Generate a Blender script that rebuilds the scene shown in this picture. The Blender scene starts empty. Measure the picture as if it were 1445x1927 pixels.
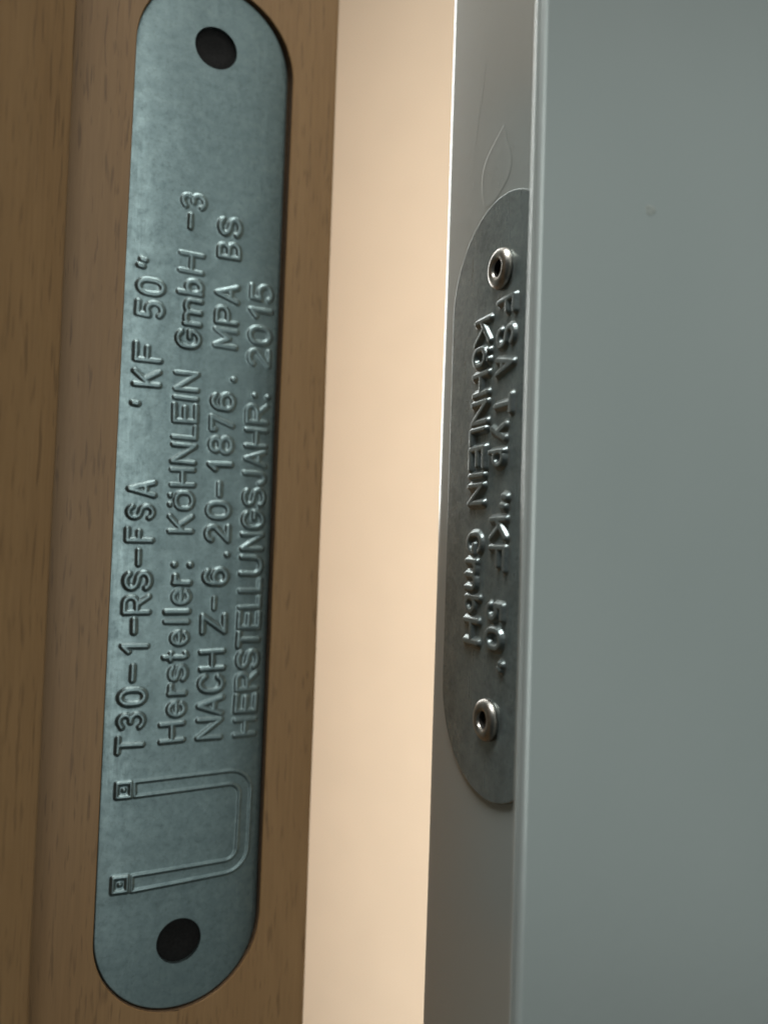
import bpy, bmesh, math, random
import numpy as np
from mathutils import Matrix, Vector

random.seed(4); rng = np.random.default_rng(7)
S = bpy.context.scene
COL = S.collection
MM = 0.001
EYE = 1.20                                     # camera height above the floor (m)

# ------------------------------------------------------------------ camera
RT = Vector((0.99945, -0.00119, 0.03311)); UP = Vector((-0.03313, -0.03578, 0.99881)); FW = Vector((0.0, 0.99936, 0.0358))
cd = bpy.data.cameras.new('camera'); cam = bpy.data.objects.new('camera', cd); COL.objects.link(cam)
m = Matrix.Identity(4)
for i in range(3):
    m[i][0], m[i][1], m[i][2] = RT[i], UP[i], -FW[i]
m[2][3] = EYE
cam.matrix_world = m
cd.sensor_fit = 'VERTICAL'; cd.sensor_height = 36.0; cd.sensor_width = 36.0
cd.lens = 36.0 * 1487.2 / 1927.0
cd.clip_start = 0.005; cd.clip_end = 50.0
cd.dof.use_dof = True; cd.dof.focus_distance = 0.096; cd.dof.aperture_fstop = 13.5
S.camera = cam

# ------------------------------------------------------------------ light
W = bpy.data.worlds.new('World'); S.world = W; W.use_nodes = True
W.node_tree.nodes['Background'].inputs[0].default_value = (0.80, 1.0, 0.97, 1)
W.node_tree.nodes['Background'].inputs[1].default_value = 0.035

def area(name, loc, target, size, size_y, power, color):
    l = bpy.data.lights.new(name, 'AREA'); l.shape = 'RECTANGLE'
    l.size = size; l.size_y = size_y; l.energy = power; l.color = color
    o = bpy.data.objects.new(name, l); COL.objects.link(o)
    o.location = loc
    o.rotation_euler = (Vector(target) - Vector(loc)).to_track_quat('-Z', 'Y').to_euler()
    return o
area('ceiling_light', (-0.07, 0.0, EYE + 0.42), (0.0, 0.09, EYE), 0.36, 0.30, 2.2, (1.0, 0.985, 0.94))
area('rebate_fill_light', (-0.135, 0.04, EYE + 0.42), (0.01, 0.09, EYE), 0.18, 0.18, 2.9, (0.95, 1.0, 1.0))  # unseen lamp added to brighten the rebate sheet and letter tops
area('nose_highlight_light', (0.24, -0.64, EYE + 0.12), (0.0, 0.1, EYE + 0.05), 0.18, 0.85, 1.75, (0.95, 1.0, 0.98))  # unseen tall lamp added for the highlight on the folded nose
area('corridor_fill_light', (0.82, -0.55, EYE + 0.06), (0.0, 0.1, EYE), 1.25, 1.3, 1.75, (0.84, 1.0, 0.99))  # added soft fill, no real window; reflected by left plate and face sheet
area('room_lamp', (-0.085, 0.40, EYE - 0.05), (0.12, 0.66, EYE - 0.05), 0.07, 1.4, 3.95, (1.0, 0.965, 0.90))
area('bend_highlight_light', (-0.10, 0.45, EYE + 0.22), (0.006, 0.104, EYE + 0.05), 0.11, 0.44, 1.5, (0.97, 1.0, 0.98))  # added lamp behind the door, whitens the frame's left bend

vs = S.view_settings
vs.view_transform = 'Standard'; vs.look = 'None'; vs.exposure = -0.12; vs.gamma = 1.0; vs.use_curve_mapping = False
S.cycles.use_denoising = True
S.cycles.caustics_reflective = False
S.cycles.max_bounces = 8

# ------------------------------------------------------------------ materials
def mat(name):
    M = bpy.data.materials.new(name); M.use_nodes = True
    nt = M.node_tree
    return M, nt, nt.nodes['Principled BSDF']
def N(nt, t, **kw):
    n = nt.nodes.new(t)
    for k, v in kw.items(): setattr(n, k, v)
    return n
def coords(nt, sx, sy, sz, loc=(0, 0, 0)):
    """object coordinates, in millimetres, scaled per axis"""
    tc = N(nt, 'ShaderNodeTexCoord'); mp = N(nt, 'ShaderNodeMapping')
    mp.inputs['Scale'].default_value = (1000 * sx, 1000 * sy, 1000 * sz)
    mp.inputs['Location'].default_value = loc
    nt.links.new(tc.outputs['Object'], mp.inputs['Vector'])
    return mp.outputs[0]
def noise(nt, vec, scale=1.0, detail=3, rough=0.5, dist=0.0):
    n = N(nt, 'ShaderNodeTexNoise'); n.inputs['Scale'].default_value = scale
    n.inputs['Detail'].default_value = detail; n.inputs['Roughness'].default_value = rough
    n.inputs['Distortion'].default_value = dist
    nt.links.new(vec, n.inputs['Vector']); return n.outputs[0]
def ramp(nt, fac, stops):
    r = N(nt, 'ShaderNodeValToRGB'); e = r.color_ramp.elements
    while len(e) < len(stops): e.new(0.5)
    for el, (p, c) in zip(e, stops):
        el.position = p; el.color = (c, c, c, 1) if isinstance(c, (int, float)) else (*c, 1)
    nt.links.new(fac, r.inputs[0]); return r.outputs[0]
def mix(nt, fac, a, b, mode='MIX'):
    n = N(nt, 'ShaderNodeMix', data_type='RGBA', blend_type=mode)
    for s, v in (('Factor_Float', fac), ('A_Color', a), ('B_Color', b)):
        k = [q for q in n.inputs if q.identifier == s][0]
        if hasattr(v, 'is_linked'): nt.links.new(v, k)
        else: k.default_value = v if isinstance(v, (int, float)) else (*v, 1)
    return [q for q in n.outputs if q.identifier == 'Result_Color'][0]
def bump(nt, b, h, strength, dist):
    n = N(nt, 'ShaderNodeBump'); n.inputs['Strength'].default_value = strength
    n.inputs['Distance'].default_value = dist
    nt.links.new(h, n.inputs['Height']); nt.links.new(n.outputs[0], b.inputs['Normal'])

def wood():
    M, nt, b = mat('beech_laminate')
    broad = noise(nt, coords(nt, 0.12, 0.12, 0.012), 1, 4, 0.55, 0.6)
    fine = noise(nt, coords(nt, 2.2, 2.2, 0.10), 1, 3, 0.6)
    c = ramp(nt, broad, [(0.3, (0.285, 0.158, 0.064)), (0.7, (0.335, 0.194, 0.084))])
    c = mix(nt, ramp(nt, fine, [(0.35, 0.25), (0.65, 0.0)]), c, (0.16, 0.087, 0.034))
    pore = noise(nt, coords(nt, 1.5, 1.5, 0.16, (3.1, 1.7, 5.2)), 1, 1.5, 0.4)
    pf = ramp(nt, pore, [(0.61, 0.0), (0.71, 0.46)])
    c = mix(nt, pf, c, (0.10, 0.052, 0.022))
    pore2 = noise(nt, coords(nt, 2.6, 2.6, 0.28, (9.1, 4.7, 1.2)), 1, 1, 0.4)
    c = mix(nt, ramp(nt, pore2, [(0.66, 0.0), (0.76, 0.4)]), c, (0.11, 0.058, 0.024))
    nt.links.new(c, b.inputs['Base Color'])
    b.inputs['Roughness'].default_value = 0.46
    b.inputs['Specular IOR Level'].default_value = 0.45
    bump(nt, b, pore, 0.12, 0.0002)
    return M
def raw_board():
    M, nt, b = mat('milled_raw_board')
    n = noise(nt, coords(nt, 3, 3, 3), 1, 5, 0.7)
    nt.links.new(ramp(nt, n, [(0.3, (0.07, 0.04, 0.02)), (0.7, (0.20, 0.12, 0.06))]), b.inputs['Base Color'])
    b.inputs['Roughness'].default_value = 0.9
    return M
def zinc(name, dark, light, r0, r1, met=1.0):
    M, nt, b = mat(name)
    n1 = noise(nt, coords(nt, 0.55, 0.55, 0.55), 1, 6, 0.72, 0.4)
    n2 = noise(nt, coords(nt, 1.5, 1.5, 1.5, (7, 3, 1)), 1, 7, 0.75)
    n3 = noise(nt, coords(nt, 0.09, 0.09, 0.05, (2, 9, 4)), 1, 3, 0.5)
    c = ramp(nt, n1, [(0.30, dark), (0.72, light)])
    c = mix(nt, ramp(nt, n2, [(0.34, 0.5), (0.50, 0.0)]), c, tuple(0.55 * q for q in dark))
    c = mix(nt, ramp(nt, n3, [(0.35, 0.0), (0.7, 0.35)]), c, light)
    nt.links.new(c, b.inputs['Base Color'])
    b.inputs['Metallic'].default_value = met
    sc_ = noise(nt, coords(nt, 7.0, 7.0, 0.22, (1, 5, 8)), 1, 3, 0.6)
    rg = mix(nt, 0.35, ramp(nt, n1, [(0.3, r1), (0.7, r0)]), ramp(nt, sc_, [(0.35, r1 + 0.10), (0.65, r0 - 0.08)]))
    nt.links.new(rg, b.inputs['Roughness'])
    bump(nt, b, n2, 0.10, 0.00008)
    return M
def paint():
    M, nt, b = mat('grey_frame_paint')
    n = noise(nt, coords(nt, 0.03, 0.03, 0.02), 1, 3, 0.5)
    nt.links.new(ramp(nt, n, [(0.3, (0.44, 0.475, 0.455)), (0.7, (0.47, 0.50, 0.48))]), b.inputs['Base Color'])
    b.inputs['Roughness'].default_value = 0.30
    b.inputs['Metallic'].default_value = 0.45
    b.inputs['Specular IOR Level'].default_value = 0.5
    peel = noise(nt, coords(nt, 0.8, 0.8, 0.5), 1, 2, 0.5)
    bump(nt, b, peel, 0.035, 0.0003)
    return M
def plain(name, col, rough, met=0.0, ns=2.0, amp=0.2, bmp=0.0):
    M, nt, b = mat(name)
    n = noise(nt, coords(nt, ns, ns, ns), 1, 4, 0.6)
    nt.links.new(ramp(nt, n, [(0.3, tuple(q * (1 - amp) for q in col)), (0.7, tuple(q * (1 + amp) for q in col))]), b.inputs['Base Color'])
    b.inputs['Roughness'].default_value = rough; b.inputs['Metallic'].default_value = met
    if bmp: bump(nt, b, n, bmp, 0.0002)
    return M
WOOD = wood(); RAW = raw_board(); PAINT = paint()
ZINC_L = zinc('galvanized_steel', (0.155, 0.208, 0.214), (0.275, 0.348, 0.348), 0.34, 0.46, 0.95)
ZINC_R = zinc('dull_galvanized_steel', (0.165, 0.20, 0.20), (0.33, 0.375, 0.37), 0.27, 0.38, 0.68)
RIVET = plain('nickel_rivet', (0.42, 0.40, 0.365), 0.36, 1.0, 1.5, 0.22, 0.12)
DARK = plain('shaded_rivet_bore', (0.03, 0.026, 0.022), 0.8, 0.0)  # shade inside the rivet hole is put into this colour
WALL = plain('warm_wall_plaster', (0.76, 0.635, 0.49), 0.9, 0, 0.02, 0.02)
SMEAR = plain('dried_paint_film', (0.40, 0.44, 0.405), 0.42, 0, 1.2, 0.05, 0.1)
SCRATCH = plain('bright_scratch', (0.52, 0.54, 0.50), 0.35)
PLUG = plain('black_plug', (0.009, 0.0085, 0.008), 0.7, 0, 3.0, 0.5, 0.3)
PLUG.node_tree.nodes['Principled BSDF'].inputs['Specular IOR Level'].default_value = 0.15
GRIME = plain('grime', (0.36, 0.385, 0.355), 0.45)

# ------------------------------------------------------------------ helpers
def link(name, me, M=None, parent=None):
    o = bpy.data.objects.new(name, me); COL.objects.link(o)
    if M: me.materials.append(M)
    if parent: o.parent = parent
    return o
def thing(name, label, cat, loc, rz, group=None):
    o = bpy.data.objects.new(name, None); COL.objects.link(o)
    o.location = loc; o.rotation_euler = (0, 0, rz); o['label'] = label; o['category'] = cat; o['kind'] = 'thing'
    o.empty_display_size = 0.01
    if group: o['group'] = group
    return o
def mesh_np(name, V, F, nrm=None):
    """V (n,3) in mm, F (k,4) or (k,3)"""
    me = bpy.data.meshes.new(name)
    V = np.asarray(V, np.float32) * MM; F = np.asarray(F, np.int32); k = F.shape[1]
    me.vertices.add(len(V)); me.vertices.foreach_set('co', V.ravel())
    me.loops.add(F.size); me.loops.foreach_set('vertex_index', F.ravel())
    me.polygons.add(len(F)); me.polygons.foreach_set('loop_start', np.arange(0, F.size, k, dtype=np.int32))
    me.update(calc_edges=True); me.validate(clean_customdata=False)
    if nrm is None:
        me.polygons.foreach_set('use_smooth', np.zeros(len(me.polygons), bool))
    else:
        me.polygons.foreach_set('use_smooth', np.ones(len(me.polygons), bool))
        me.normals_split_custom_set_from_vertices(np.asarray(nrm, np.float64).tolist())
    return me
def extrude_profile(name, pts, nrms, z0, z1, M, parent, bands=24):
    """plan profile (mm, local x/y) with its normals, drawn up from z0 to z1"""
    pts = np.array(pts, float); nr = np.array(nrms, float)
    zs = np.unique(np.r_[z0, np.linspace(-110, 110, 56), z1]); n = len(pts); bands = len(zs) - 1
    wob = lambda z: (0.022 * math.sin(z / 13.0 + 1) + 0.016 * math.sin(z / 6.1) + 0.03 * math.sin(z / 37.0 + 2)) if abs(z) < 115 else 0.0
    V = np.concatenate([np.c_[pts + nr * wob(z), np.full(n, z)] for z in zs])
    NN = np.concatenate([np.c_[nr, np.full(n, -(wob(z + 0.5) - wob(z - 0.5)) if abs(z) < 112 else 0.0)] for z in zs])
    NN /= np.linalg.norm(NN, axis=1)[:, None]
    F = [(j * n + i, j * n + i + 1, (j + 1) * n + i + 1, (j + 1) * n + i) for j in range(bands) for i in range(n - 1)]
    a = pts[1] - pts[0]
    if a[1] * nr[0][0] - a[0] * nr[0][1] < 0: F = [f[::-1] for f in F]
    return link(name, mesh_np(name, V, F, NN), M, parent)
def arc2(cx, cy, r, a0, a1, n=14, inward=False):
    p, q = [], []
    for t in np.radians(np.linspace(a0, a1, n)):
        p.append((cx + r * math.cos(t), cy + r * math.sin(t)))
        s = -1 if inward else 1
        q.append((s * math.cos(t), s * math.sin(t)))
    return p, q
def tube(name, pts, r, M, parent, flat=1.0, sides=6):
    """thin tapering bead along pts (mm, local x/y/z), flattened along y"""
    P = np.array(pts, float); V, F = [], []
    T = np.gradient(P, axis=0)
    for i, (p, t) in enumerate(zip(P, T)):
        t = t / np.linalg.norm(t); side = np.cross(t, (0, 1, 0)); side /= np.linalg.norm(side)
        s = r * min(1, 0.15 + 2.5 * min(i, len(P) - 1 - i) / len(P))
        for k in range(sides):
            a = 2 * math.pi * k / sides
            V.append(p + side * s * math.cos(a) + np.array((0, -1, 0)) * s * flat * math.sin(a))
    for i in range(len(P) - 1):
        for k in range(sides):
            F.append((i * sides + k, i * sides + (k + 1) % sides, (i + 1) * sides + (k + 1) % sides, (i + 1) * sides + k))
    me = mesh_np(name, V, F)
    me.polygons.foreach_set('use_smooth', np.ones(len(me.polygons), bool))
    return link(name, me, M, parent)
def spline(pts, n=8):
    P = np.array(pts, float); out = []
    for i in range(len(P) - 1):
        p0, p1, p2, p3 = P[max(i - 1, 0)], P[i], P[i + 1], P[min(i + 2, len(P) - 1)]
        for t in np.linspace(0, 1, n, endpoint=False):
            out.append(0.5 * (2 * p1 + (p2 - p0) * t + (2 * p0 - 5 * p1 + 4 * p2 - p3) * t * t + (3 * p1 - p0 - 3 * p2 + p3) * t ** 3))
    out.append(P[-1]); return np.array(out)

# ------------------------------------------------------------------ background wall of the lit room
wv = [(-900, 0, -1200), (900, 0, -1200), (900, 0, 1300), (-900, 0, 1300)]
bw = link('wall_background', mesh_np('wall_background', wv, [(0, 1, 2, 3)]), WALL)
bw.location = (0.05, 0.75, EYE); bw.rotation_euler = (0, 0, math.radians(-28)); bw['kind'] = 'structure'

# ------------------------------------------------------------------ the door: rebated leaf, its edge facing the camera
LLOC = (-25.604 * MM, 108.0 * MM, EYE + 6.733 * MM); LROT = 0.45022
RLOC = (12.768 * MM, 89.869 * MM, EYE + 5.713 * MM); RROT = -1.19124
WL, HL = 10.86, 70.0
WR, HR = 11.565, 34.4
Z0, Z1 = -1195.0, 860.0
door = thing('door', 'beech laminate door leaf with rebated edge, left of the bright gap', 'door', LLOC, LROT)
YE = -0.45                                     # front of the edge face, a little proud of the plate
# lip (overlap of the rebate)
p, q = [(-18.85, YE), (-18.85, -13.6)], [(1, 0), (1, 0)]
a, b_ = arc2(-18.85 - 1.4, -13.6, 1.4, 0, -42, 14); p += a[1:]; q += b_[1:]
x0, y0 = a[-1]; tx, ty = -math.cos(math.radians(-48)), math.sin(math.radians(-48))
p += [(x0 + 18 * tx, y0 + 18 * ty)]; q += [b_[-1]]
a, b_ = arc2(p[-1][0] + 6 * ty, p[-1][1] - 6 * tx, 6.0, -42, -180, 10); p += a[1:]; q += b_[1:]
p += [(p[-1][0], 850)]; q += [(-1, 0)]
extrude_profile('rebate_lip', p, q, Z0, Z1, WOOD, door)
# hidden far side of the leaf with its eased corner
p, q = arc2(18.2 - 0.6, YE + 0.6, 0.6, -90, 0, 8)
p += [(18.2, 850)]; q += [(1, 0)]
extrude_profile('leaf_face', p, q, Z0, Z1, WOOD, door)
# edge face with the milled pocket
def stadium(w, h, n=40):
    """outline, counter-clockwise from the right side's lower end"""
    o = []
    for t in np.linspace(0, math.pi, n): o.append((w * math.cos(t), h - w + w * math.sin(t)))
    for t in np.linspace(math.pi, 2 * math.pi, n): o.append((w * math.cos(t), -(h - w) + w * math.sin(t)))
    return np.array(o)
pk = stadium(WL + 0.22, HL + 0.25)
th = math.radians(0.16)
pk = np.c_[pk[:, 0] * math.cos(th) - pk[:, 1] * -math.sin(th), pk[:, 1]]
pk[:, 0] = pk[:, 0] + 0.20
pk += 0.05 * np.c_[np.convolve(rng.normal(0, 1, 80), np.ones(3) / 3, 'same'), np.zeros(80)]
def edge_face():
    n = 40
    V, F = [], []
    def add(x, y, z): V.append((x, y, z)); return len(V) - 1
    U0, U1 = -18.85, 17.6
    R_ = pk[:n]                                # top arc, right to left
    L_ = pk[n:]                                # bottom arc, left to right
    right = [R_[i] for i in range(n // 2)][::-1]     # from the crown down to the right
    left = [R_[i] for i in range(n // 2, n)]         # crown down to the left
    right += [L_[n - 1 - i] for i in range(n // 2)]
    left += [L_[i] for i in range(n // 2)]
    for side, E in ((left, U0), (right, U1)):
        prev = None
        for (x, z) in side:
            cur = (add(E, YE, z), add(x, YE, z), add(x + (0.12 if E < 0 else -0.12), YE + 0.12, z))
            if prev:
                f1 = (prev[0], cur[0], cur[1], prev[1]); f2 = (prev[1], cur[1], cur[2], prev[2])
                if E > 0: f1, f2 = f1[::-1], f2[::-1]
                F.append(f1); F.append(f2)
            prev = cur
    zt = max(left[0][1], right[0][1]); zb = min(left[-1][1], right[-1][1])
    for za, zc in ((zt, Z1), (Z0, zb)):
        i = [add(U0, YE, za), add(U1, YE, za), add(U1, YE, zc), add(U0, YE, zc)]; F.append(tuple(i))
    me = mesh_np('edge_face', V, F)
    return link('edge_face', me, WOOD, door)
edge_face()
def pocket():
    bm = bmesh.new()
    ins = pk.copy(); ins[:, 0] = np.where(ins[:, 0] < 0.2, ins[:, 0] + 0.12, ins[:, 0] - 0.12)
    top = [bm.verts.new((x * MM, (YE + 0.12) * MM, z * MM)) for x, z in ins]
    bot = [bm.verts.new((x * MM, 1.6 * MM, z * MM)) for x, z in ins]
    k = len(top)
    for i in range(k): bm.faces.new((top[i], top[(i + 1) % k], bot[(i + 1) % k], bot[i]))
    edges = [bm.edges.get((bot[i], bot[(i + 1) % k])) for i in range(k)]
    for cx, cz in ((0.1, 61.2), (0.05, -61.3)):
        c = [bm.verts.new(((cx + 3.6 * math.cos(t)) * MM, 1.6 * MM, (cz + 3.6 * math.sin(t)) * MM)) for t in np.linspace(0, 2 * math.pi, 24, endpoint=False)]
        edges += [bm.edges.new((c[i], c[(i + 1) % 24])) for i in range(24)]
    bmesh.ops.triangle_fill(bm, edges=edges, use_beauty=True)
    me = bpy.data.meshes.new('milled_pocket'); bm.to_mesh(me); bm.free()
    link('milled_pocket', me, RAW, door)
    for cx, cz in ((0.1, 61.2), (0.05, -61.3)):
        bm = bmesh.new(); rings = []
        for r, y in ((3.6, 1.6), (3.5, 6.0), (3.2, 14.0), (1.6, 17.0)):
            rings.append([bm.verts.new(((cx + r * math.cos(t)) * MM, y * MM, (cz + r * math.sin(t)) * MM)) for t in np.linspace(0, 2 * math.pi, 24, endpoint=False)])
        for A, B in zip(rings, rings[1:]):
            for i in range(24): bm.faces.new((A[i], A[(i + 1) % 24], B[(i + 1) % 24], B[i]))
        bm.faces.new(rings[-1])
        me = bpy.data.meshes.new('nail_hole'); bm.to_mesh(me); bm.free()
        link('nail_hole', me, RAW, door)
pocket()

# ------------------------------------------------------------------ the steel frame: folded profile
frame = thing('steel_door_frame', 'grey painted folded steel door frame, right of the bright gap', 'door frame', RLOC, RROT)
p, q = [(-17.6, 90)], [(-1, 0)]
a, b_ = arc2(-17.6 + 3.5, 3.5, 3.5, 180, 270, 24); p += a; q += b_
p += [(12.3, 0.0)]; q += [(0, -1)]
a, b_ = arc2(12.3, -0.3, 0.3, 90, 0, 6, True); p += a; q += b_
p += [(12.6, -3.0)]; q += [(-1, 0)]
extrude_profile('rebate_sheet', p, q, Z0, Z1 + 100, PAINT, frame)
NR = 0.85; NQ = -3.9
p, q = [(12.6, -3.0)], [(-1, 0)]
def nose_pt(t):                                 # rolled edge with the seam of the folded sheet
    g = 0.34 * math.exp(-((t - 288.0) / 7.0) ** 2)
    return np.array((12.6 + NR + (NR - g) * math.cos(math.radians(t)), NQ + (NR - g) * math.sin(math.radians(t))))
for t in np.linspace(180, 360, 100):
    e = nose_pt(t + 0.5) - nose_pt(t - 0.5); e /= np.linalg.norm(e)
    p.append(tuple(nose_pt(t))); q.append((e[1], -e[0]))
p += [(12.6 + 2 * NR, -3.0)]; q += [(1, 0)]
extrude_profile('folded_nose', p, q, Z0, Z1 + 100, PAINT, frame)
extrude_profile('face_sheet', [(12.6 + 2 * NR, -3.0), (12.6 + 2 * NR, 60), (12.6 + 2 * NR, 260)], [(1, 0)] * 3, Z0, Z1 + 100, PAINT, frame)
# dried paint run, scratch and specks on the rebate
sm = spline([(-0.65, 43.3), (-2.44, 42.4), (-5.04, 40.66), (-5.84, 38.36), (-5.12, 35.3), (-3.2, 34.6), (-1.3, 35.22), (0.79, 36.55), (1.27, 38.5), (0.19, 41.04), (-0.65, 43.3)], 5)[:-1]
def smear():
    c = sm.mean(0); V, F = [], []; k = len(sm)
    for s, h in ((1.0, 0.0), (0.97, 0.013), (0.93, 0.016), (0.86, 0.009), (0.6, 0.010), (0.3, 0.018), (0.05, 0.013)):
        for i, pt in enumerate(sm):
            x, z = c + (pt - c) * s; V.append((x, -h - 0.001, z))
    for j in range(6):
        for i in range(k): F.append((j * k + i, j * k + (i + 1) % k, (j + 1) * k + (i + 1) % k, (j + 1) * k + i))
    me = mesh_np('dried_paint_run', V, F); me.polygons.foreach_set('use_smooth', np.ones(len(me.polygons), bool))
    o = link('dried_paint_run', me, PAINT, frame); o['label'] = 'leaf shaped dried paint run above the riveted plate'
smear()
sc = spline([(-5.4, 54.5), (-5.9, 51.5), (-7.14, 46.6), (-8.6, 40.9)], 8)
tube('scratch', [(x, -0.005, z) for x, z in sc], 0.03, SCRATCH, frame, 0.35)
for (x, z, l, an) in ((1.6, 39.5, 0.35, 0.3), (2.4, 46.5, 1.1, 1.4), (-3.4, 37.5, 0.9, 1.1), (-4.2, 38.6, 0.8, 1.0), (-1.6, 36.6, 1.0, 1.3), (-0.8, 36.9, 0.9, 1.35), (-2.4, 57.5, 0.4, 0.2), (-7.9, 39, 0.9, 1.7)):
    pp = [(x + l * t * math.cos(an), -0.04, z + l * t * math.sin(an)) for t in np.linspace(-0.5, 0.5, 5)]
    tube('scratch', pp, 0.032, SCRATCH, frame, 0.4)
def smudge(y, z, r):
    V, F = [], []
    k = 20
    for s, h in ((1.0, 0.0), (0.8, 0.02), (0.4, 0.03), (0.03, 0.03)):
        for i in range(k):
            t = 2 * math.pi * i / k; rr = r * s * (1 + 0.12 * math.sin(3 * t + 1))
            V.append((12.6 + 2 * NR + 0.002 + h, y + 1.2 * rr * math.cos(t), z + rr * math.sin(t)))
    for j in range(3):
        for i in range(k): F.append((j * k + i, j * k + (i + 1) % k, (j + 1) * k + (i + 1) % k, (j + 1) * k + i))
    link('smudge', mesh_np('smudge', V, F), GRIME, frame)

# ------------------------------------------------------------------ stroke lettering for the stamped plates
def ell(cx, cy, rx, ry, a0, a1, n=14):
    return [(cx + rx * math.cos(t), cy + ry * math.sin(t)) for t in np.radians(np.linspace(a0, a1, n))]
def roundrect(rx, n=6):
    r = 0.5
    return ell(0.5, 0.62, 0.5, 0.38, 0, 180, 10) + ell(0.5, 0.38, 0.5, 0.38, 180, 360, 10) + [(1, 0.62)]
G = {
 'T': [[(0, 1), (1, 1)], [(0.5, 1), (0.5, 0)]],
 '3': [[(0.0, 0.88), *ell(0.48, 0.76, 0.45, 0.24, 130, -80, 10), (0.4, 0.53)], [(0.4, 0.53), *ell(0.48, 0.27, 0.52, 0.27, 80, -140, 12), (0, 0.14)]],
 '0': [roundrect(0.5)],
 '-': [[(0, 0.5), (1, 0.5)]],
 '1': [[(0, 0.74), (0.8, 1), (0.8, 0)]],
 'R': [[(0, 0), (0, 1), (0.6, 1), *ell(0.6, 0.74, 0.38, 0.26, 80, -80, 8), (0.55, 0.48), (0, 0.48)], [(0.5, 0.48), (1, 0)]],
 'S': [[*ell(0.5, 0.76, 0.46, 0.24, 25, 240, 12), (0.5, 0.51), *ell(0.5, 0.26, 0.5, 0.26, 60, -155, 12)]],
 'F': [[(0, 0), (0, 1), (1, 1)], [(0, 0.53), (0.8, 0.53)]],
 'A': [[(0, 0), (0.5, 1), (1, 0)], [(0.2, 0.34), (0.8, 0.34)]],
 "'": [[(0.4, 0.1), (0.6, 0.9)]],
 '"': [[(0.1, 0.35), (0.2, 0.9)], [(0.85, 0.05), (0.95, 0.6)]],
 '„': [[(0.05, 0.35), (0.15, 0.95)], [(0.85, 0.05), (0.95, 0.65)]],
 'K': [[(0, 0), (0, 1)], [(1, 1), (0.08, 0.42)], [(0.36, 0.60), (1, 0)]],
 '5': [[(0.95, 1), (0.1, 1), (0.05, 0.56), *ell(0.48, 0.31, 0.52, 0.31, 120, -140, 14)]],
 'H': [[(0, 0), (0, 1)], [(1, 0), (1, 1)], [(0, 0.5), (1, 0.5)]],
 'e': [[(0.05, 0.52), (0.98, 0.52), *ell(0.5, 0.5, 0.5, 0.5, 5, 318, 18)]],
 'r': [[(0, 0), (0, 1)], [(0, 0.6), (0.35, 0.95), (0.95, 0.95)]],
 's': [[*ell(0.5, 0.76, 0.46, 0.24, 25, 240, 10), (0.5, 0.51), *ell(0.5, 0.26, 0.5, 0.26, 60, -155, 10)]],
 't': [[(0.4, 1), (0.4, 0.15), (0.6, 0), (1, 0.05)], [(0, 0.7), (0.95, 0.7)]],
 'l': [[(0.5, 1), (0.5, 0)]],
 ':': [[(0.5, 0.02), (0.5, 0.04)], [(0.5, 0.96), (0.5, 0.98)]],
 'Ö': [[(x, y * 0.78) for x, y in roundrect(0.5)], [(0.22, 1.02), (0.24, 1.02)], [(0.78, 1.02), (0.8, 1.02)]],
 'N': [[(0, 0), (0, 1), (1, 0), (1, 1)]],
 'L': [[(0, 1), (0, 0), (1, 0)]],
 'E': [[(1, 1), (0, 1), (0, 0), (1, 0)], [(0, 0.52), (0.85, 0.52)]],
 'I': [[(0.5, 1), (0.5, 0)]],
 'G': [[*ell(0.5, 0.60, 0.5, 0.40, 35, 180, 10), *ell(0.5, 0.40, 0.5, 0.40, 180, 345, 10), (1, 0.45), (0.58, 0.45)]],
 'm': [[(0, 0), (0, 1)], [(0, 0.72), *ell(0.25, 0.72, 0.25, 0.26, 160, 0, 8), (0.5, 0)], [(0.5, 0.72), *ell(0.75, 0.72, 0.25, 0.26, 160, 0, 8), (1, 0)]],
 'b': [[(0, 1), (0, 0)], ell(0.48, 0.33, 0.5, 0.33, 0, 360, 18)],
 'C': [[*ell(0.5, 0.60, 0.5, 0.40, 30, 180, 10), *ell(0.5, 0.40, 0.5, 0.40, 180, 330, 10)]],
 'Z': [[(0, 1), (1, 1), (0, 0), (1, 0)]],
 '6': [[*ell(0.5, 0.62, 0.48, 0.38, 40, 180, 10), (0.02, 0.33)], ell(0.5, 0.30, 0.5, 0.30, 0, 360, 20)],
 '.': [[(0.5, 0.45), (0.5, 0.55)]],
 '2': [[*ell(0.5, 0.72, 0.48, 0.28, 165, -30, 12), (0, 0), (1, 0)]],
 '8': [ell(0.5, 0.76, 0.43, 0.24, 0, 360, 18), ell(0.5, 0.27, 0.5, 0.27, 0, 360, 20)],
 '7': [[(0, 0.85), (0, 1), (1, 1), (0.35, 0)]],
 'M': [[(0, 0), (0, 1), (0.5, 0.35), (1, 1), (1, 0)]],
 'P': [[(0, 0), (0, 1), (0.6, 1), *ell(0.6, 0.72, 0.4, 0.28, 80, -80, 8), (0.55, 0.44), (0, 0.44)]],
 'B': [[(0, 0), (0, 1), (0.55, 1), *ell(0.55, 0.76, 0.38, 0.24, 80, -80, 8), (0.5, 0.52), (0, 0.52)], [(0.5, 0.52), *ell(0.55, 0.26, 0.45, 0.26, 80, -80, 8), (0.5, 0), (0, 0)]],
 'U': [[(0, 1), *ell(0.5, 0.36, 0.5, 0.36, 180, 360, 12), (1, 1)]],
 'J': [[(0.95, 1), (0.95, 0.35), *ell(0.47, 0.33, 0.48, 0.33, 0, -160, 10)]],
 'y': [[(0, 1), (0.5, 0.38)], [(1, 1), (0.4, 0.25), (0.15, 0)]],
 'p': [[(0, 0), (0, 1)], ell(0.48, 0.66, 0.5, 0.34, 0, 360, 18)],
}
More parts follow.
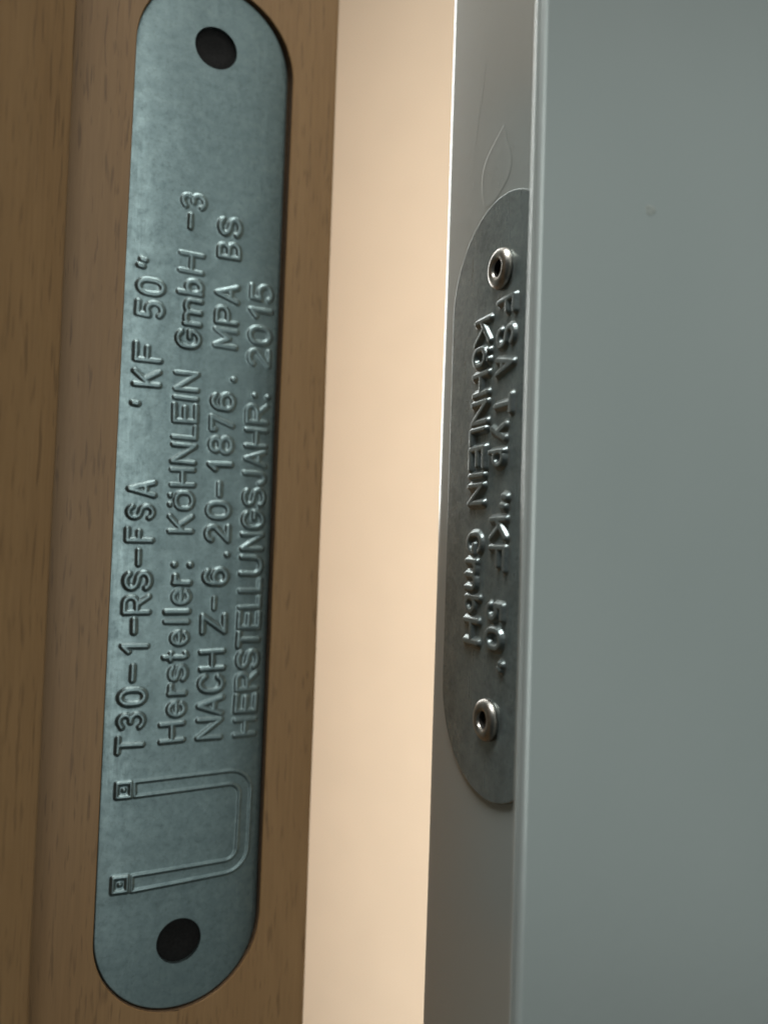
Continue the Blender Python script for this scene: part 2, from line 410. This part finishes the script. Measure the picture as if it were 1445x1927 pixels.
LEFT_TEXT = [
[('T', -7.38, -34.7, 3.67, 2.43), ('3', -7.38, -31.52, 3.67, 2.29), ('0', -7.37, -28.4, 3.68, 2.43), ('-', -7.46, -25.31, 0.95, 2.37), ('1', -7.36, -22.04, 3.69, 1.54), ('-', -7.56, -19.14, 1.01, 2.16), ('R', -7.36, -16.31, 3.69, 2.66), ('S', -7.35, -13.16, 3.7, 2.66), ('-', -7.37, -10.07, 0.95, 2.39), ('F', -7.34, -7.08, 3.71, 2.04), ('S', -7.34, -4.05, 3.71, 2.18), ('A', -7.33, -0.97, 3.72, 2.26), ("'", -8.65, 10.35, 1.35, 1.06), ('K', -7.31, 13.85, 3.74, 2.35), ('F', -7.3, 17.32, 3.74, 2.71), ('5', -7.29, 23.13, 3.75, 2.43), ('0', -7.29, 26.16, 3.76, 2.43), ('"', -8.57, 29.24, 1.5, 1.71)],
[('H', -2.06, -33.41, 3.53, 2.84), ('e', -1.59, -30.32, 2.58, 2.28), ('r', -1.59, -27.73, 2.58, 1.64), ('s', -1.59, -25.56, 2.59, 2.28), ('t', -2.06, -23.3, 3.53, 1.5), ('e', -1.59, -20.81, 2.59, 2.22), ('l', -2.06, -18.63, 3.53, 1.14), ('l', -2.06, -17.27, 3.53, 1.14), ('e', -1.59, -15.27, 2.59, 2.29), ('r', -1.59, -12.94, 2.59, 1.51), (':', -1.62, -10.96, 2.85, 0.86), ('K', -2.07, -5.43, 3.53, 2.59), ('Ö', -2.07, -2.26, 3.53, 2.74), ('H', -2.07, 0.89, 3.53, 2.67), ('N', -2.07, 4.11, 3.53, 2.89), ('L', -2.07, 7.08, 3.53, 2.17), ('E', -2.07, 9.63, 3.53, 2.75), ('I', -2.08, 11.67, 3.53, 0.87), ('N', -2.08, 13.97, 3.53, 2.83), ('G', -2.08, 19.85, 3.53, 2.77), ('m', -1.61, 23.56, 2.59, 3.87), ('b', -2.08, 27.05, 3.54, 2.34), ('H', -2.08, 30.33, 3.54, 3.0), ('-', -2.44, 36.06, 1.01, 2.35), ('3', -2.09, 38.94, 3.54, 2.21)],
[('N', 2.96, -33.28, 3.71, 3.04), ('A', 2.97, -30.17, 3.7, 2.76), ('C', 2.97, -27.13, 3.68, 2.61), ('H', 2.98, -23.94, 3.67, 2.91), ('Z', 2.98, -18.99, 3.64, 2.77), ('-', 2.94, -16.15, 1.03, 2.04), ('6', 2.99, -12.5, 3.61, 2.49), ('.', 4.45, -9.46, 0.9, 0.88), ('2', 3.0, -6.56, 3.58, 2.49), ('0', 3.0, -3.36, 3.57, 2.57), ('-', 3.03, -0.44, 0.89, 2.21), ('1', 3.01, 2.77, 3.54, 1.4), ('8', 3.02, 5.73, 3.52, 2.58), ('7', 3.02, 8.73, 3.51, 2.37), ('6', 3.03, 11.78, 3.5, 2.67), ('.', 4.43, 15.0, 1.21, 1.04), ('M', 3.04, 20.65, 3.45, 2.83), ('P', 3.04, 23.87, 3.44, 2.68), ('A', 3.05, 26.91, 3.42, 2.61), ('B', 3.05, 33.01, 3.39, 2.47), ('S', 3.06, 36.33, 3.38, 2.77)],
[('H', 8.01, -33.43, 3.43, 2.66), ('E', 8.01, -30.15, 3.43, 2.74), ('R', 8.01, -27.12, 3.44, 2.74), ('S', 8.01, -24.05, 3.44, 2.82), ('T', 8.01, -21.3, 3.45, 2.38), ('E', 8.01, -18.59, 3.45, 2.6), ('L', 8.01, -16.1, 3.46, 1.94), ('L', 8.01, -13.71, 3.46, 2.09), ('U', 8.01, -10.91, 3.47, 2.91), ('N', 8.01, -7.55, 3.48, 2.62), ('G', 8.01, -4.44, 3.48, 2.85), ('S', 8.01, -1.32, 3.49, 2.78), ('J', 8.0, 1.42, 3.5, 2.1), ('A', 8.0, 4.18, 3.5, 2.63), ('H', 8.0, 7.08, 3.51, 2.86), ('R', 8.0, 10.53, 3.51, 2.94), (':', 8.55, 13.13, 2.72, 1.06), ('2', 8.0, 18.58, 3.53, 2.65), ('0', 8.0, 21.74, 3.54, 2.73), ('1', 8.0, 25.02, 3.54, 1.67), ('5', 8.0, 27.85, 3.55, 2.59)]]
RIGHT_TEXT = [
[('F', 2.03, 20.82, 4.08, 2.33), ('S', 1.95, 17.5, 4.05, 2.62), ('A', 1.88, 14.29, 4.02, 2.31), ('T', 1.77, 9.8, 3.99, 2.42), ('y', 0.82, 6.8, 3.56, 2.19), ('p', 0.8, 3.84, 3.56, 2.3), ('„', 2.57, -1.03, 1.77, 2.01), ('K', 1.45, -4.01, 3.87, 2.8), ('F', 1.38, -7.34, 3.84, 3.14), ('5', 1.24, -13.22, 3.79, 2.3), ('0', 1.17, -16.24, 3.77, 2.64), ('"', 2.68, -19.08, 1.52, 1.44)],
[('K', -3.35, 19.18, 4.05, 3.35), ('Ö', -3.42, 16.18, 4.03, 2.64), ('H', -3.5, 12.95, 4.01, 3.01), ('N', -3.57, 9.6, 3.99, 3.0), ('L', -3.64, 6.8, 3.97, 2.29), ('E', -3.7, 4.24, 3.96, 2.98), ('I', -3.74, 2.23, 3.94, 1.08), ('N', -3.79, -0.01, 3.93, 2.78), ('G', -3.92, -5.73, 3.89, 2.89), ('m', -4.49, -9.43, 2.94, 3.83), ('b', -4.09, -12.88, 3.85, 2.36), ('H', -4.16, -15.98, 3.83, 3.16)]]

def sstep(x): x = np.clip(x, 0, 1); return x * x * (3 - 2 * x)
def segdist(U, V, strokes):
    d = np.full(U.shape, 1e9)
    for st in strokes:
        for (ax, ay), (bx, by) in zip(st, st[1:]):
            vx, vy = bx - ax, by - ay; L = vx * vx + vy * vy + 1e-12
            t = np.clip(((U - ax) * vx + (V - ay) * vy) / L, 0, 1)
            d = np.minimum(d, np.hypot(U - ax - t * vx, V - ay - t * vy))
    return d
def lattice(w, h, step):
    nu = int(round(2 * w / step))
    s = np.linspace(-1, 1, nu + 1)
    e = 1 - np.array([0.0, 0.02, 0.045, 0.075, 0.11, 0.16, 0.22]) / w
    s = np.unique(np.round(np.concatenate([s[np.abs(s) < e[-1] - 0.3 * step / w], e, -e]), 6))
    k = int(1.5 * w / step)
    th_ = np.linspace(0, math.radians(89.4), k)
    end = h - w + w * np.sin(th_); half = w * np.cos(th_)
    mid = np.linspace(-(h - w), h - w, int(2 * (h - w) / step))
    v = np.concatenate([-end[::-1], mid[1:-1], end]); hw = np.concatenate([half[::-1], np.full(len(mid) - 2, w), half])
    return s[None, :] * hw[:, None], np.repeat(v[:, None], len(s), 1)
def emboss(U, V, chars, prof):
    """relief of the stamped marks: returns height and the id of the mark over each point"""
    Hh = np.zeros(U.shape); ident = np.full(U.shape, -1, np.int32); best = np.full(U.shape, 0.0)
    for k, (strokes, A, r0, r1) in enumerate(chars):
        pts = np.concatenate([np.array(s, float) for s in strokes])
        lo, hi = pts.min(0) - 1.6, pts.max(0) + 1.6
        rows = np.where((V[:, 0] > lo[1]) & (V[:, 0] < hi[1]))[0]
        sl = slice(rows[0], rows[-1] + 1)
        d = segdist(U[sl], V[sl], strokes)
        hgt = A * (1 - sstep((d - r0) / (r1 - r0))) ** prof
        hgt += 0.10 * A * np.exp(-(d / 1.1) ** 2)
        Hh[sl] = np.maximum(Hh[sl], hgt)
        own = (d < r1 * 0.92) & (r1 - d > best[sl])
        ident[sl] = np.where(own, k, ident[sl]); best[sl] = np.where(own, r1 - d, best[sl])
    return Hh, ident
def wave(U, V, seed, amp, lam):
    r = np.random.default_rng(seed); o = np.zeros(U.shape)
    for _ in range(9):
        a = r.uniform(0, 6.28); l = lam * r.uniform(0.6, 2.2)
        o += np.sin(6.283 * (U * math.cos(a) + V * math.sin(a)) / l + r.uniform(0, 6.28)) * l / lam
    return o * amp / 4
def build_plate(root, U, V, Hh, ident, names, M, w, h, thick, holes=()):
    sdf = np.hypot(U, np.maximum(np.abs(V) - (h - w), 0)) - w
    e = np.clip(-sdf, 0, 0.2); bvl = 0.2
    Hh = Hh - (bvl - np.sqrt(np.maximum(bvl * bvl - (bvl - e) ** 2, 0)))
    nr_, nc = U.shape
    P = np.stack([U, -Hh, V], -1)
    idx = np.arange(nr_ * nc).reshape(nr_, nc)
    F = np.stack([idx[:-1, :-1], idx[:-1, 1:], idx[1:, 1:], idx[1:, :-1]], -1).reshape(-1, 4)
    fid = ident[:-1, :-1].reshape(-1)
    tu = np.gradient(P, axis=1); tv = np.gradient(P, axis=0)
    NN = np.cross(tu, tv).reshape(-1, 3)
    NN /= np.linalg.norm(NN, axis=1)[:, None] + 1e-12
    P = P.reshape(-1, 3)
    keep = np.ones(len(F), bool)
    for cx, cz, r in holes:
        rad = np.hypot(P[:, 0] - cx, P[:, 2] - cz)
        fin = rad[F].mean(1) < r
        keep &= ~fin
        bd = np.intersect1d(np.unique(F[fin]), np.unique(F[~fin]))
        P[bd, 0] = cx + (P[bd, 0] - cx) / rad[bd] * r; P[bd, 2] = cz + (P[bd, 2] - cz) / rad[bd] * r
        P[bd, 1] += 0.06
    F = F[keep]; fid = fid[keep]
    def sub(fs, nm):
        vi, inv = np.unique(fs, return_inverse=True)
        return link(nm, mesh_np(nm, P[vi], inv.reshape(-1, 4), NN[vi]), M, root)
    sub(F[fid < 0], 'sheet')
    for k, nm in enumerate(names):
        fs = F[fid == k]
        if len(fs): sub(fs, nm)
    # cut edge of the sheet
    ring = np.concatenate([idx[:, -1], idx[::-1, 0]])[::3]
    top = P[ring]; bot = top.copy(); bot[:, 1] = thick; n = len(ring)
    f = np.array([(i, (i + 1) % n, n + (i + 1) % n, n + i) for i in range(n)])
    link('cut_edge', mesh_np('cut_edge', np.r_[top, bot], f), M, root)
    for cx, cz, r in holes:
        t = np.linspace(0, 2 * math.pi, 48, endpoint=False)
        c = np.c_[cx + r * np.cos(t), np.zeros(48), cz + r * np.sin(t)]
        d2 = c.copy(); d2[:, 1] = thick; c[:, 1] = 0.1
        f = np.array([((i + 1) % 48, i, 48 + i, 48 + (i + 1) % 48) for i in range(48)])
        link('hole_rim', mesh_np('hole_rim', np.r_[c, d2], f), M, root)
def lay(text, left, r_in, A, r0, r1, jit):
    out, names = [], []
    for row in text:
        for ch, uc, vc, ac, al in row:
            ac2 = max(ac - 2 * r_in, 0.02); al2 = max(al - 2 * r_in, 0.02)
            sk = random.uniform(-jit, jit); st = []
            for s in G[ch]:
                pts = []
                for gx, gy in s:
                    x, y = (gx - 0.5) * al2, (gy - 0.5) * ac2
                    x, y = x - sk * y, y + sk * x
                    pts.append((uc - y, vc + x) if left else (uc + y, vc - x))
                st.append(pts)
            k = random.uniform(0.90, 1.10); out.append((st, A * random.uniform(0.72, 1.14), r0 * k, r1 * k))
            names.append('embossed_mark' if ch in '-\'":.„' else ('embossed_digit' if ch.isdigit() else 'embossed_letter'))
    return out, names

# ------------------------------------------------------------------ long plate let into the door edge
plateL = thing('identification_plate', 'long galvanized steel plate with four embossed lines, sunk in the wooden door edge', 'sign', LLOC, LROT)
chars, names = lay(LEFT_TEXT, True, 0.30, 0.27, 0.10, 0.56, 0.03)
band = [(-6.6, -39.55), (6.1, -39.3), *[(6.1 + 3.2 * math.sin(t), -42.5 + 3.2 * math.cos(t)) for t in np.linspace(0.2, 1.5, 8)], (9.25, -42.6), (9.15, -49.9),
        *[(5.95 + 3.2 * math.cos(t), -50.0 - 3.25 * math.sin(t)) for t in np.linspace(0.1, 1.5, 8)], (-6.4, -53.75), (-6.4, -51.75), (5.9, -51.5),
        *[(5.9 + 1.6 * math.sin(t), -49.9 - 1.6 * math.cos(t)) for t in np.linspace(0.2, 1.5, 6)], (7.6, -42.8), *[(6.0 + 1.6 * math.cos(t), -42.7 + 1.6 * math.sin(t)) for t in np.linspace(0.1, 1.5, 6)], (-6.5, -41.45), (-6.6, -39.55)]
chars.append(([band], 0.16, 0.05, 0.34)); names.append('embossed_bracket')
for (a0, b0, a1, b1) in ((-8.8, -39.6, -7.05, -41.4), (-8.8, -51.75, -7.0, -53.6)):
    chars.append(([[(a0, b0), (a1, b0), (a1, b1), (a0, b1), (a0, b0)], [((a0 + a1) / 2, (b0 + b1) / 2), ((a0 + a1) / 2 + 0.01, (b0 + b1) / 2)]], 0.26, 0.05, 0.42))
    names.append('embossed_square')
U, V = lattice(WL, HL, 0.10)
Hh, ident = emboss(U, V, chars, 1.0)
Hh += wave(U, V, 3, 0.012, 9.0) - 0.40 * (np.abs(U) / WL) ** 4 - 0.16 * np.clip(U / WL, 0, 1) ** 12
build_plate(plateL, U, V, Hh, ident, names, ZINC_L, WL, HL, 1.0, [(0.1, 61.2, 2.95), (0.05, -61.3, 2.95)])

for cx, cz in ((0.1, 61.2), (0.05, -61.3)):
    Vv, F = [], []; k = 40
    for r, y in ((2.93, 0.62), (2.6, 0.58), (1.6, 0.60), (0.9, 0.72), (0.3, 0.74), (0.02, 0.74)):
        for i in range(k):
            t = 2 * math.pi * i / k
            Vv.append((cx + r * math.cos(t), y + random.uniform(-0.015, 0.015), cz + r * math.sin(t)))
    for j in range(5):
        for i in range(k): F.append((j * k + i, (j + 1) * k + i, (j + 1) * k + (i + 1) % k, j * k + (i + 1) % k))
    me = mesh_np('fixing_plug', Vv, F); me.polygons.foreach_set('use_smooth', np.ones(len(me.polygons), bool))
    link('fixing_plug', me, PLUG, plateL)

# ------------------------------------------------------------------ short plate riveted to the steel frame
plateR = thing('riveted_plate', 'short dark galvanized plate with two rivets and two embossed lines on the steel frame', 'sign', RLOC, RROT)
PT = 0.5                                       # its face stands this far off the frame
chars, names = lay(RIGHT_TEXT, False, 0.36, 0.52, 0.18, 0.68, 0.02)
chars = [([[(x + 0.45, z) for x, z in s] for s in st], A, r0, r1) for st, A, r0, r1 in chars]
U, V = lattice(WR, HR, 0.09)
Hh, ident = emboss(U, V, chars, 0.9)
Hh += wave(U, V, 8, 0.008, 10.0) + PT
build_plate(plateR, U, V, Hh, ident, names, ZINC_R, WR, HR, -0.005)
def rivet(u, v, tilt):
    prof = [(2.42, 0.0), (2.50, 0.12), (2.50, 0.34), (2.38, 0.66), (2.12, 0.92), (1.78, 1.07), (1.5, 1.08), (1.25, 1.0), (1.08, 0.84), (1.02, 0.66)]
    k = 48; Vv, F = [], []
    for r, h in prof:
        for i in range(k):
            t = 2 * math.pi * i / k
            Vv.append((u + 0.95 * r * math.cos(t), -PT - 0.88 * h * (1 + tilt * math.sin(t)), v + 0.95 * r * math.sin(t)))
    for j in range(len(prof) - 1):
        for i in range(k): F.append((j * k + i, (j + 1) * k + i, (j + 1) * k + (i + 1) % k, j * k + (i + 1) % k))
    me = mesh_np('rivet', Vv, F); me.polygons.foreach_set('use_smooth', np.ones(len(me.polygons), bool))
    o = link('rivet', me, RIVET, plateR)
    bm = bmesh.new()
    rings = []
    for r, h in ((0.97, 0.58), (0.94, 0.42), (0.95, 0.05), (0.6, 0.04), (0.3, 0.10)):  # mandrel end plus bore wall, wall coloured dark as if shaded
        rings.append([bm.verts.new(((u + r * math.cos(t)) * MM, (-PT - h) * MM, (v + r * math.sin(t)) * MM)) for t in np.linspace(0, 2 * math.pi, 20, endpoint=False)])
    for A, B in zip(rings, rings[1:]):
        for i in range(20): bm.faces.new((A[i], A[(i + 1) % 20], B[(i + 1) % 20], B[i]))
    bm.faces.new(rings[-1])
    me = bpy.data.meshes.new('shaded_mandrel_bore'); bm.to_mesh(me); bm.free()
    link('shaded_mandrel_bore', me, DARK, o)
rivet(0.75, 25.6, 0.05); rivet(0.25, -25.45, -0.06)
smudge(8.8, 29.0, 0.55)
